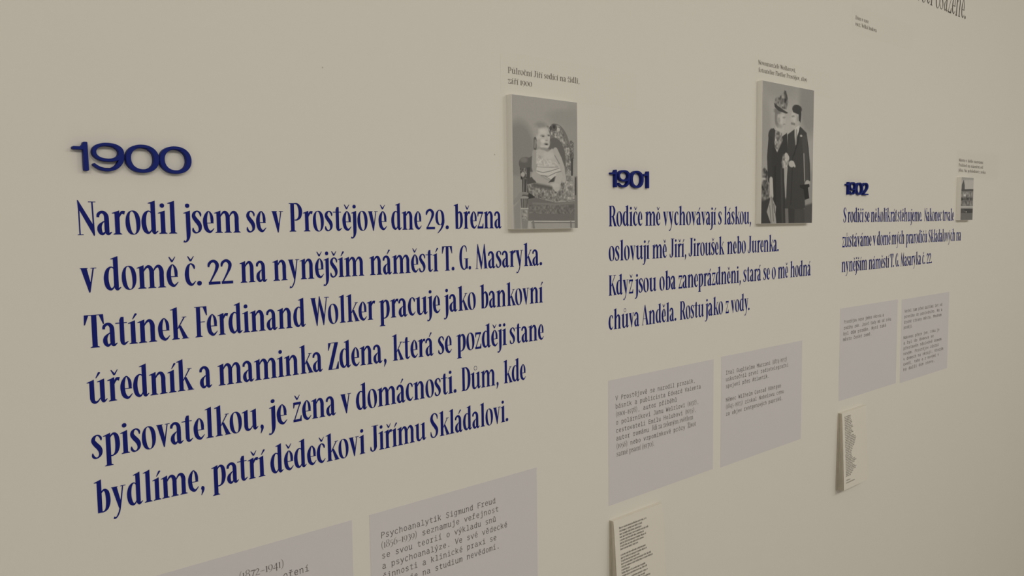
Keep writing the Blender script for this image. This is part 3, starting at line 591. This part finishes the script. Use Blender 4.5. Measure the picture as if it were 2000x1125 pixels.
# the three pictures, painted as grey tones on a fine grid: filled outlines, ovals, brush lines and mottled areas
def value_noise(h, w, fx, fy, seed):
    r = np.random.RandomState(seed); ny, nx = int(fy) + 2, int(fx) + 2
    g = r.rand(ny, nx); Y = np.linspace(0, fy, h); X = np.linspace(0, fx, w)
    iy, ix = Y.astype(int), X.astype(int); ty, tx = Y - iy, X - ix
    ty, tx = ty * ty * (3 - 2 * ty), tx * tx * (3 - 2 * tx)
    A = g[np.ix_(iy, ix)]; B_ = g[np.ix_(iy, ix + 1)]; C_ = g[np.ix_(iy + 1, ix)]; D_ = g[np.ix_(iy + 1, ix + 1)]
    tx, ty = tx[None, :], ty[:, None]
    return (A * (1 - tx) + B_ * tx) * (1 - ty) + (C_ * (1 - tx) + D_ * tx) * ty
def seg_dist(X, Y, a, b):
    dx, dy = b[0] - a[0], b[1] - a[1]; n = dx * dx + dy * dy + 1e-12
    t = np.clip(((X - a[0]) * dx + (Y - a[1]) * dy) / n, 0, 1)
    return np.hypot(X - a[0] - t * dx, Y - a[1] - t * dy)
def poly_mask(X, Y, P, soft):
    d = np.full(X.shape, 1e9); ins = np.zeros(X.shape, bool)
    for a, b in zip(P, P[1:] + P[:1]):
        d = np.minimum(d, seg_dist(X, Y, a, b))
        c = ((a[1] > Y) != (b[1] > Y)) & (X < (b[0] - a[0]) * (Y - a[1]) / (b[1] - a[1] + 1e-12) + a[0])
        ins ^= c
    return np.clip(.5 + np.where(ins, d, -d) / soft, 0, 1)
def paint(shapes, h, w, aspect, unit):
    """unit: width of one source pixel in picture widths; aspect: height / width."""
    img = np.full((h, w), 130.0)
    U, V = np.meshgrid((np.arange(w) + .5) / w, (np.arange(h) + .5) / h); V = V * aspect
    for kind, pts, tone, soft, ex in shapes:
        if kind == 'n':
            P = [(u, v * aspect) for u, v in pts]; m = poly_mask(U, V, P, 5 * unit)
            n1 = value_noise(h, w, soft * 0 + ex * 0 + NF[0], NF[0] * aspect, ex) * .5 + value_noise(h, w, NF[1], NF[1] * aspect, ex + 1) * .5
            n1 = np.clip((n1 - .5) * 2.2, -1, 1)
            img = img * (1 - m) + (tone[0] + tone[1] * n1 if isinstance(tone, tuple) else tone + soft * n1) * m
            continue
        s_ = max(soft * unit, .6 / w)
        if kind == 'e':
            (cu, cv), (ru, rv) = pts; rv *= aspect; cv *= aspect
            q = np.hypot((U - cu) / ru, (V - cv) / rv); m = np.clip(.5 + (1 - q) * min(ru, rv) / s_, 0, 1)
        elif kind == 'p': m = poly_mask(U, V, [(u, v * aspect) for u, v in pts], s_)
        else:
            d = np.full(U.shape, 1e9)
            for a, b in zip(pts, pts[1:]): d = np.minimum(d, seg_dist(U, V, (a[0], a[1] * aspect), (b[0], b[1] * aspect)))
            m = np.clip(.5 + (ex / 2 - d) / s_, 0, 1)
        img = img * (1 - m) + tone * m
    img += (value_noise(h, w, w * .5, h * .5, 99) - .5) * 3
    c = np.clip(img, 8, 250) / 255
    c = np.where(c <= .04045, c / 12.92, ((c + .055) / 1.055) ** 2.4)
    return c * PRINT_GAIN
PRINT_GAIN = 1.92
BABY = [('p',[(-0.021,-0.028),(1.036,-0.1),(1.031,0.295),(-0.03,0.339)],133,60,0),('e',[(0.099,0.414),(0.224,0.223)],112,60,0),('e',[(0.942,0.263),(0.179,0.237)],126,50,0),('e',[(0.065,0.74),(0.158,0.136)],124,40,0),('e',[(0.826,0.133),(0.293,0.064)],124,40,0),('p',[(-0.041,0.809),(1.055,0.803),(1.053,1.024),(-0.046,1.012)],130,30,0),('e',[(0.648,0.409),(0.236,0.225)],96,3,0),('n',[(0.44,0.223),(0.581,0.192),(0.709,0.196),(0.794,0.277),(0.881,0.387),(0.901,0.544),(0.819,0.582),(0.807,0.432),(0.735,0.329),(0.607,0.278),(0.439,0.285)],116,48,14),('e',[(0.633,0.452),(0.169,0.158)],84,3,0),('e',[(0.626,0.214),(0.046,0.029)],78,3,0),('e',[(0.626,0.21),(0.021,0.014)],50,2,0),('e',[(0.573,0.223),(0.02,0.018)],66,2,0),('e',[(0.694,0.228),(0.023,0.015)],150,3,0),('s',[(0.897,0.322),(0.902,0.458)],86,2,0.05),('s',[(0.923,0.321),(0.927,0.457)],58,2,0.015),('n',[(0.882,0.323),(0.944,0.32),(0.942,0.457),(0.887,0.459)],92,50,30),('s',[(0.912,0.458),(0.908,0.573)],62,3,0.033),('s',[(0.333,0.316),(0.33,0.386)],80,2,0.044),('s',[(0.333,0.324),(0.33,0.379)],130,2,0.016),('e',[(0.19,0.507),(0.104,0.051)],84,5,0),('p',[(0.09,0.509),(0.292,0.442),(0.289,0.566),(0.109,0.563)],80,4,0),('e',[(0.164,0.48),(0.053,0.02)],100,12,0),('p',[(0.102,0.543),(0.256,0.532),(0.248,0.615),(0.12,0.627)],62,3,0),('n',[(0.102,0.543),(0.202,0.537),(0.2,0.626),(0.114,0.628)],82,60,26),('e',[(0.145,0.589),(0.027,0.018)],140,4,0),('p',[(0.131,0.624),(0.2,0.622),(0.191,0.732),(0.134,0.733)],60,2,0),('s',[(0.158,0.627),(0.153,0.726)],105,2,0.013),('p',[(0.201,0.616),(0.323,0.599),(0.388,0.765),(0.204,0.766)],66,6,0),('n',[(0.206,0.663),(0.322,0.648),(0.558,0.651),(0.76,0.64),(0.878,0.581),(0.952,0.652),(0.95,0.775),(0.845,0.794),(0.728,0.78),(0.641,0.795),(0.528,0.778),(0.43,0.782),(0.32,0.759),(0.225,0.725)],110,44,22),('n',[(0.804,0.582),(0.908,0.587),(0.951,0.681),(0.95,0.768),(0.757,0.783),(0.773,0.697)],124,38,24),('p',[(0.225,0.725),(0.32,0.755),(0.319,0.772),(0.217,0.78)],48,5,0),('p',[(0.217,0.773),(0.32,0.762),(0.641,0.798),(0.95,0.786),(0.948,0.95),(0.214,0.942)],92,2,0),('n',[(0.237,0.821),(0.949,0.819),(0.948,0.891),(0.235,0.884)],94,22,18),('s',[(0.291,0.807),(0.641,0.813),(0.95,0.797)],104,6,0.023),('p',[(0.18,0.942),(0.948,0.946),(0.947,1.015),(0.179,1.008)],132,2,0),('s',[(0.268,0.945),(0.948,0.948)],150,2,0.018),('s',[(0.268,0.953),(0.947,0.957)],92,2,0.011),('p',[(0.207,0.939),(0.256,0.939),(0.255,0.994),(0.233,1.008),(0.217,0.994)],142,3,0),('s',[(0.291,0.95),(0.301,1.009)],104,2,0.033),('s',[(0.885,0.953),(0.89,1.004)],96,2,0.024),('e',[(0.165,0.733),(0.062,0.012)],112,2,0),('e',[(0.164,0.75),(0.056,0.01)],76,2,0),('e',[(0.164,0.763),(0.062,0.011)],128,2,0),('p',[(0.106,0.771),(0.222,0.77),(0.206,0.842),(0.115,0.842)],78,2,0),('s',[(0.133,0.774),(0.134,0.839)],136,1,0.008),('s',[(0.161,0.774),(0.161,0.839)],128,1,0.008),('s',[(0.186,0.773),(0.182,0.839)],122,1,0.008),('s',[(0.11,0.846),(0.217,0.846)],148,2,0.013),('p',[(0.113,0.851),(0.223,0.85),(0.215,0.946),(0.198,1.008),(0.128,1.007),(0.118,0.945)],112,2,0),('n',[(0.123,0.859),(0.203,0.859),(0.199,0.939),(0.124,0.938)],122,40,40),('s',[(-0.015,0.809),(0.064,0.774),(0.111,0.74)],118,6,0.045),('p',[(0.01,0.836),(0.106,0.781),(0.101,1.007),(0.019,1.006)],118,10,0),('p',[(0.952,0.587),(1.02,0.585),(1.015,1.016),(0.95,1.015)],102,4,0),('s',[(0.967,0.601),(0.966,0.731)],60,3,0.021),('e',[(0.442,0.261),(0.097,0.068)],150,6,0),('e',[(0.456,0.294),(0.106,0.078)],154,6,0),('e',[(0.474,0.349),(0.081,0.04)],154,8,0),('e',[(0.514,0.4),(0.087,0.014)],118,12,0),('p',[(0.305,0.428),(0.343,0.402),(0.41,0.384),(0.465,0.389),(0.52,0.411),(0.591,0.378),(0.648,0.395),(0.693,0.443),(0.711,0.521),(0.632,0.53),(0.393,0.508),(0.311,0.503)],150,10,0),('e',[(0.534,0.434),(0.084,0.028)],158,20,0),('s',[(0.32,0.42),(0.312,0.476),(0.308,0.531),(0.324,0.558)],132,7,0.063),('s',[(0.645,0.395),(0.705,0.457),(0.75,0.52),(0.772,0.605)],144,7,0.078),('e',[(0.778,0.615),(0.032,0.026)],146,6,0),('s',[(0.633,0.431),(0.704,0.492)],112,6,0.012),('p',[(0.351,0.419),(0.395,0.442),(0.533,0.469),(0.647,0.483),(0.704,0.514),(0.732,0.556),(0.674,0.578),(0.559,0.626),(0.461,0.597),(0.34,0.571),(0.352,0.53),(0.373,0.501)],162,4,0),('s',[(0.323,0.593),(0.391,0.626),(0.502,0.659),(0.601,0.664)],140,8,0.093),('s',[(0.702,0.585),(0.68,0.635),(0.658,0.678)],148,8,0.101),('e',[(0.629,0.664),(0.066,0.018)],154,8,0),('p',[(0.559,0.626),(0.63,0.593),(0.615,0.636),(0.53,0.644)],62,5,0),('n',[(0.347,0.426),(0.436,0.444),(0.59,0.474),(0.704,0.514),(0.646,0.522),(0.393,0.515),(0.359,0.502)],152,22,30),('s',[(0.352,0.526),(0.504,0.526),(0.689,0.521)],118,3,0.007),('s',[(0.351,0.557),(0.448,0.569),(0.574,0.552),(0.703,0.528)],112,3,0.009),('s',[(0.419,0.59),(0.531,0.595),(0.645,0.565),(0.732,0.552)],108,3,0.009),('s',[(0.461,0.59),(0.559,0.619)],104,3,0.008),('s',[(0.308,0.665),(0.446,0.675),(0.572,0.687)],78,20,0.042),('e',[(0.423,0.244),(0.077,0.043)],146,22,0),('e',[(0.459,0.308),(0.089,0.055)],158,14,0),('e',[(0.468,0.349),(0.07,0.028)],160,12,0),('e',[(0.427,0.208),(0.088,0.025)],118,22,0),('e',[(0.468,0.249),(0.07,0.025)],156,24,0),('e',[(0.469,0.333),(0.089,0.036)],154,14,0),('e',[(0.36,0.254),(0.016,0.034)],132,12,0),('e',[(0.366,0.34),(0.018,0.018)],128,6,0),('e',[(0.391,0.342),(0.033,0.028)],142,14,0),('e',[(0.45,0.287),(0.036,0.01)],126,8,0),('e',[(0.454,0.29),(0.015,0.005)],74,4,0),('e',[(0.54,0.278),(0.028,0.009)],128,6,0),('e',[(0.544,0.28),(0.011,0.005)],78,4,0),('s',[(0.511,0.29),(0.522,0.313)],146,6,0.014),('e',[(0.505,0.319),(0.021,0.005)],124,5,0),('e',[(0.502,0.348),(0.034,0.009)],108,6,0),('e',[(0.506,0.35),(0.017,0.005)],56,4,0),('e',[(0.504,0.363),(0.022,0.004)],168,5,0),('e',[(0.452,0.326),(0.036,0.014)],168,12,0),('e',[(0.447,0.253),(0.05,0.017)],164,14,0),('e',[(0.468,0.386),(0.061,0.01)],122,10,0)]
COUPLE = [('p',[(-0.064,-0.021),(1.078,-0.11),(1.11,0.548),(-0.047,0.581)],137,40,0),('e',[(0.307,0.009),(0.444,0.106)],126,40,0),('e',[(0.91,0.09),(0.21,0.249)],116,30,0),('e',[(0.515,0.394),(0.198,0.195)],146,40,0),('e',[(0.037,0.344),(0.122,0.234)],128,20,0),('p',[(-0.07,0.822),(1.122,0.812),(1.133,1.039),(-0.064,1.028)],56,10,0),('p',[(0.76,0.633),(1.076,0.601),(1.087,0.844),(0.84,0.884)],120,20,0),('p',[(0.84,0.871),(1.087,0.844),(1.095,1.012),(0.846,1.011)],64,6,0),('n',[(-0.045,0.651),(0.045,0.602),(0.139,0.647),(0.144,0.79),(0.084,0.874),(-0.038,0.886)],92,64,16),('p',[(-0.039,0.851),(0.176,0.814),(0.229,1.006),(-0.035,1.005)],48,6,0),('p',[(0.13,0.351),(0.207,0.32),(0.287,0.356),(0.358,0.377),(0.464,0.342),(0.486,0.493),(0.41,0.568),(0.472,1.008),(0.144,1.006),(0.184,0.598),(0.119,0.505)],42,3,0),('e',[(0.183,0.378),(0.072,0.054)],50,4,0),('s',[(0.156,0.409),(0.135,0.528),(0.156,0.682)],46,3,0.087),('s',[(0.247,0.597),(0.251,0.982)],34,4,0.032),('s',[(0.366,0.606),(0.4,0.995)],56,5,0.033),('e',[(0.327,0.318),(0.083,0.036)],150,5,0),('p',[(0.248,0.334),(0.357,0.353),(0.385,0.4),(0.285,0.488),(0.233,0.454)],108,4,0),('n',[(0.239,0.334),(0.366,0.346),(0.359,0.401),(0.279,0.488),(0.226,0.442)],118,60,26),('e',[(0.283,0.243),(0.057,0.065)],104,5,0),('e',[(0.353,0.242),(0.08,0.055)],148,8,0),('e',[(0.379,0.255),(0.051,0.041)],158,8,0),('p',[(0.41,0.224),(0.444,0.264),(0.426,0.279),(0.401,0.308),(0.355,0.305)],150,5,0),('s',[(0.385,0.236),(0.421,0.233)],116,4,0.016),('s',[(0.39,0.285),(0.422,0.281)],124,3,0.013),('e',[(0.303,0.259),(0.029,0.019)],130,6,0),('e',[(0.323,0.3),(0.045,0.012)],128,8,0),('e',[(0.281,0.195),(0.07,0.021)],100,5,0),('n',[(0.231,0.109),(0.347,0.078),(0.41,0.04),(0.457,0.07),(0.478,0.117),(0.448,0.173),(0.28,0.171),(0.223,0.151)],92,72,24),('p',[(0.404,0.04),(0.436,0.043),(0.464,0.096),(0.432,0.106)],60,2,0),('p',[(0.21,0.14),(0.242,0.15),(0.351,0.173),(0.484,0.197),(0.442,0.204),(0.297,0.193),(0.224,0.169)],52,2,0),('s',[(0.172,0.688),(0.188,0.802)],150,3,0.063),('p',[(0.175,0.79),(0.221,0.837),(0.273,0.879),(0.262,0.934),(0.283,1.001),(0.176,1.0),(0.098,0.916),(0.146,0.85)],132,3,0),('s',[(0.191,0.814),(0.225,0.982)],92,2,0.016),('s',[(0.153,0.874),(0.182,0.994)],98,2,0.016),('s',[(0.228,0.861),(0.249,0.922)],80,2,0.016),('p',[(0.477,0.353),(0.628,0.303),(0.732,0.284),(0.858,0.324),(0.904,0.428),(0.938,0.553),(0.951,0.68),(0.85,0.697),(0.816,0.557),(0.847,0.884),(0.754,0.903),(0.461,0.892),(0.478,0.639)],50,3,0),('p',[(0.51,0.885),(0.635,0.897),(0.633,1.009),(0.522,1.008)],46,3,0),('p',[(0.652,0.897),(0.758,0.894),(0.762,1.01),(0.656,1.009)],58,3,0),('p',[(0.445,0.892),(0.507,0.892),(0.522,1.008),(0.459,1.008)],92,3,0),('s',[(0.819,0.381),(0.853,0.531),(0.873,0.669)],60,4,0.104),('s',[(0.809,0.482),(0.832,0.682)],128,3,0.017),('p',[(0.611,0.298),(0.704,0.275),(0.719,0.299),(0.654,0.37),(0.636,0.426),(0.617,0.365)],162,3,0),('s',[(0.652,0.315),(0.642,0.413)],120,3,0.027),('s',[(0.719,0.299),(0.682,0.4),(0.602,0.501)],34,2,0.02),('s',[(0.586,0.502),(0.559,0.86)],38,3,0.017),('e',[(0.748,0.351),(0.024,0.009)],140,2,0),('e',[(0.625,0.224),(0.087,0.061)],146,6,0),('e',[(0.588,0.232),(0.047,0.046)],158,8,0),('p',[(0.551,0.222),(0.536,0.259),(0.578,0.306),(0.651,0.302)],150,5,0),('s',[(0.55,0.269),(0.61,0.271)],104,4,0.023),('s',[(0.558,0.218),(0.601,0.213)],116,4,0.017),('e',[(0.679,0.23),(0.024,0.018)],132,4,0),('e',[(0.659,0.157),(0.094,0.029)],46,3,0),('p',[(0.559,0.163),(0.621,0.133),(0.723,0.139),(0.745,0.187),(0.731,0.255),(0.696,0.239),(0.688,0.196),(0.58,0.186)],46,2,0),('n',[(0.395,0.502),(0.486,0.487),(0.508,0.553),(0.47,0.597),(0.385,0.599),(0.364,0.557)],118,62,26),('s',[(0.453,0.506),(0.487,0.523)],150,3,0.059),('p',[(0.424,0.586),(0.489,0.59),(0.443,0.762),(0.424,0.689)],136,3,0),('e',[(0.565,0.564),(0.06,0.025)],148,3,0),('s',[(0.587,0.551),(0.629,0.579)],150,2,0.027),('e',[(0.895,0.7),(0.053,0.023)],142,3,0),('p',[(0.736,0.716),(0.931,0.705),(0.939,0.724),(0.904,0.734),(0.936,0.813),(0.845,0.826),(0.813,0.745),(0.744,0.736)],30,2,0)]
HOUSE = [('p',[(-0.238,-0.012),(1.087,-0.041),(1.132,0.337),(-0.199,0.354)],150,6,0),('p',[(-0.238,-0.012),(1.087,-0.041),(1.097,0.045),(-0.229,0.071)],132,10,0),('p',[(0.018,0.183),(0.136,0.064),(0.171,0.063),(0.256,0.179),(0.269,0.297),(0.007,0.301)],72,2,0),('p',[(-0.03,0.285),(1.06,0.262),(1.066,0.312),(-0.025,0.335)],64,1,0),('p',[(-0.055,0.327),(1.065,0.307),(1.078,0.683),(-0.046,0.687)],104,2,0),('n',[(0.007,0.351),(0.914,0.34),(0.895,0.443),(-0.0,0.452)],116,60,16),('n',[(-0.009,0.477),(0.947,0.469),(0.943,0.537),(-0.002,0.544)],70,50,18),('n',[(-0.013,0.553),(0.944,0.546),(0.944,0.658),(-0.013,0.662)],100,40,14),('p',[(0.414,0.414),(0.475,0.413),(0.486,0.515),(0.425,0.516)],60,1,0),('p',[(-0.106,0.677),(1.108,0.673),(1.111,0.704),(-0.102,0.708)],160,1,0),('p',[(-0.102,0.708),(1.111,0.704),(1.115,0.732),(-0.099,0.734)],120,1,0),('p',[(-0.099,0.734),(1.115,0.732),(1.127,0.839),(-0.088,0.838)],52,1,0),('e',[(0.446,0.808),(0.036,0.02)],150,1,0),('e',[(0.336,0.796),(0.024,0.014)],110,1,0),('p',[(-0.147,0.835),(1.127,0.835),(1.149,1.03),(-0.127,1.023)],88,2,0),('p',[(0.019,0.737),(0.287,0.737),(0.297,0.83),(0.029,0.83)],66,2,0)]
NF = (34, 66); IMG_BABY = paint(BABY, 290, 190, .3140 / .2189, 1 / 720)
NF = (24, 48); IMG_COUPLE = paint(COUPLE, 300, 180, .4555 / .3252, 1 / 320)
NF = (9, 16); IMG_HOUSE = paint(HOUSE, 90, 60, .1976 / .1472, 1 / 170)

photo_board('black and white photograph of a baby sitting on a carved armchair', 1.2685, 1.4874, 1.5881, 1.9021, IMG_BABY)
photo_board('tall black and white photograph of a woman in a flowered hat and a man', 2.3363, 2.6615, 1.5912, 2.0467, IMG_COUPLE)
photo_board('smallest black and white photograph, of a building with a pointed tower, far right', 4.0115, 4.1587, 1.5923, 1.7899, IMG_HOUSE)

# ------------------------------------------------------------------ hanging paper pads
def pad(label, x0, x1, z0, z1, d_top, d_bot, stanzas, capm, seed, bend, lean=0.0, ink=None):
    t = thing('paper_pad', label, 'paper pad', ((x0 + x1) / 2, 0, z0), 'hanging pads of printed sheets')
    px, py, pz = ORIGIN[t.name]; rnd = random.Random(seed)
    H = z1 - z0
    def front(z, k=1.0):             # distance of the k-th fraction of the stack from the wall
        s = (z1 - z) / H
        return k * (d_top + (d_bot - d_top) * s ** bend)
    def sheet(k, th, dx, dz, name, material, parent):
        n = 14; vv, ff = [], []
        for i in range(n + 1):
            z = z1 - H * i / n + (dz if i == n else 0)
            sh = dx - lean * (i / n)
            for x in (x0 + sh, x1 + sh):
                for yy in (-front(z, k), -front(z, k) + th): vv.append((x - px, yy, z - pz))
        for i in range(n):
            a = i * 4; b = a + 4
            ff += [(a, b, b + 2, a + 2), (a + 1, a + 3, b + 3, b + 1), (a, a + 1, b + 1, b), (a + 2, b + 2, b + 3, a + 3)]
        ff += [(0, 2, 3, 1), (n * 4, n * 4 + 1, n * 4 + 3, n * 4 + 2)]
        return vv, ff
    vv, ff = [], []
    N_ = 16
    for q in range(N_):              # the leaves behind the top sheet, fanning apart towards the bottom
        k = (q + .6) / (N_ + .6); b = len(vv)
        v, f = sheet(k, .0002 * rnd.random() + d_top / N_ * .98, rnd.uniform(-.0012, .0008), rnd.uniform(-.0025, .003) - .004 * (1 - k), '', None, t)
        vv += v; ff += [tuple(b + i for i in g) for g in f]
    link('page_stack', vv, ff, m_edge, t)['kind'] = 'stuff'
    v, f = box_data(x0, x1, -d_top + .0002, -.0002, z1 - .004, z1 + .0004)
    link('binding_strip', [(a - px, b_, c - pz) for a, b_, c in v], f, m_paper, t)
    v, f = sheet(1.0, .0007, 0, 0, '', None, t)
    link('front_page', v, f, m_paper, t)
    for st_ in stanzas:
        L_ = Lettering(fn=lambda x, z: -front(z) - .0004)
        for text, a, b, z in st_: put_word(L_, text, x0 + a - lean * z / H, x0 + b - lean * z / H, z1 - z, capm, .8, 0, 2, 8)
        L_.build('verse', ink or m_grey, t, 0)
PHRASES = ['Dnes se vracím domů po dlouhé cestě a vím, že za oknem', 'svítí lampa a v pokoji voní chléb', 'ráno zas půjdu ulicí kolem zahrad', 'tam, kde si děti hrají v trávě u potoka', 'a stromy stojí tiše vedle sebe', 'jako by chtěly říci nám jen to', 'že každý den má svoje malé světlo', 'které se nesmí nikdy ztratit', 'večer pak sedáme u stolu všichni', 'a mluvíme pomalu o tom, co bylo', 'hodiny bijí na věži za vodou', 'zavřeme okna a necháme dveře', 'otevřené pro toho, kdo přijde pozdě']
def fill(width, capm, i):
    s_ = PHRASES[i % len(PHRASES)] + ' ' + PHRASES[(i + 5) % len(PHRASES)]
    best = s_[:2]
    for n in range(2, len(s_)):
        if s_[n - 1] == ' ': continue
        if serif_width(s_[:n], .8) * capm / 100 > width: break
        best = s_[:n]
    return best
cm = .0058
A_ = [(.0201, .1364, .0252), (.0198, .1173, .0336), (.0198, .1132, .0422), (.0199, .1423, .0505), (.0199, .1222, .0588), (.0199, .1318, .0672), (.0199, .1201, .0755), (.0199, .0955, .0837)]
B_ = [(.0201, .1264, .0998), (.0201, .1313, .1083), (.0201, .0985, .1167), (.0201, .1477, .1250), (.0203, .1556, .1333), (.0203, .0548, .1416), (.0205, .1215, .1500), (.0205, .1290, .1584)]
D_ = [(.06, .13, .1690), (.0205, .118, .1775), (.0205, .141, .186), (.0205, .10, .1945), (.0205, .128, .203), (.0205, .13, .2115)]
mk = lambda rows, o: [(fill(b - a, cm, o + i), a, b, z) for i, (a, b, z) in enumerate(rows)]
pad('pad of printed paper sheets at the lower edge, under the panel beginning V Prostějově', 1.6253, 1.8375, .490, .7875, .0145, .034, [mk(A_, 0), mk(B_, 4), mk(D_, 9)], cm, 4, .8)
rr = random.Random(9); cm = .0050
lens = [.052, .05, .05, .054, .058, .05, .062, .066, .05, .058, .066, .05, .07, .084, .088, .082, .078, .074, .07, .06, .056, .05, .046, .046, .05, .056, .074, .086, .07, .056, .07, .086, .08, .06, .048, .04]
rows = [(.0165, .0165 + l, .0180 + i * .0064) for i, l in enumerate(lens)]
F_ = [(.0185, .052, .2585), (.0185, .087, .2680)]
pad('pad of printed paper sheets at far right below the lilac panels, densely lined', 2.9190, 3.1180, .5810, .8715, .0150, .033, [mk(rows, 3), mk(F_, 6)], cm, 8, .8, .009, m_faint)
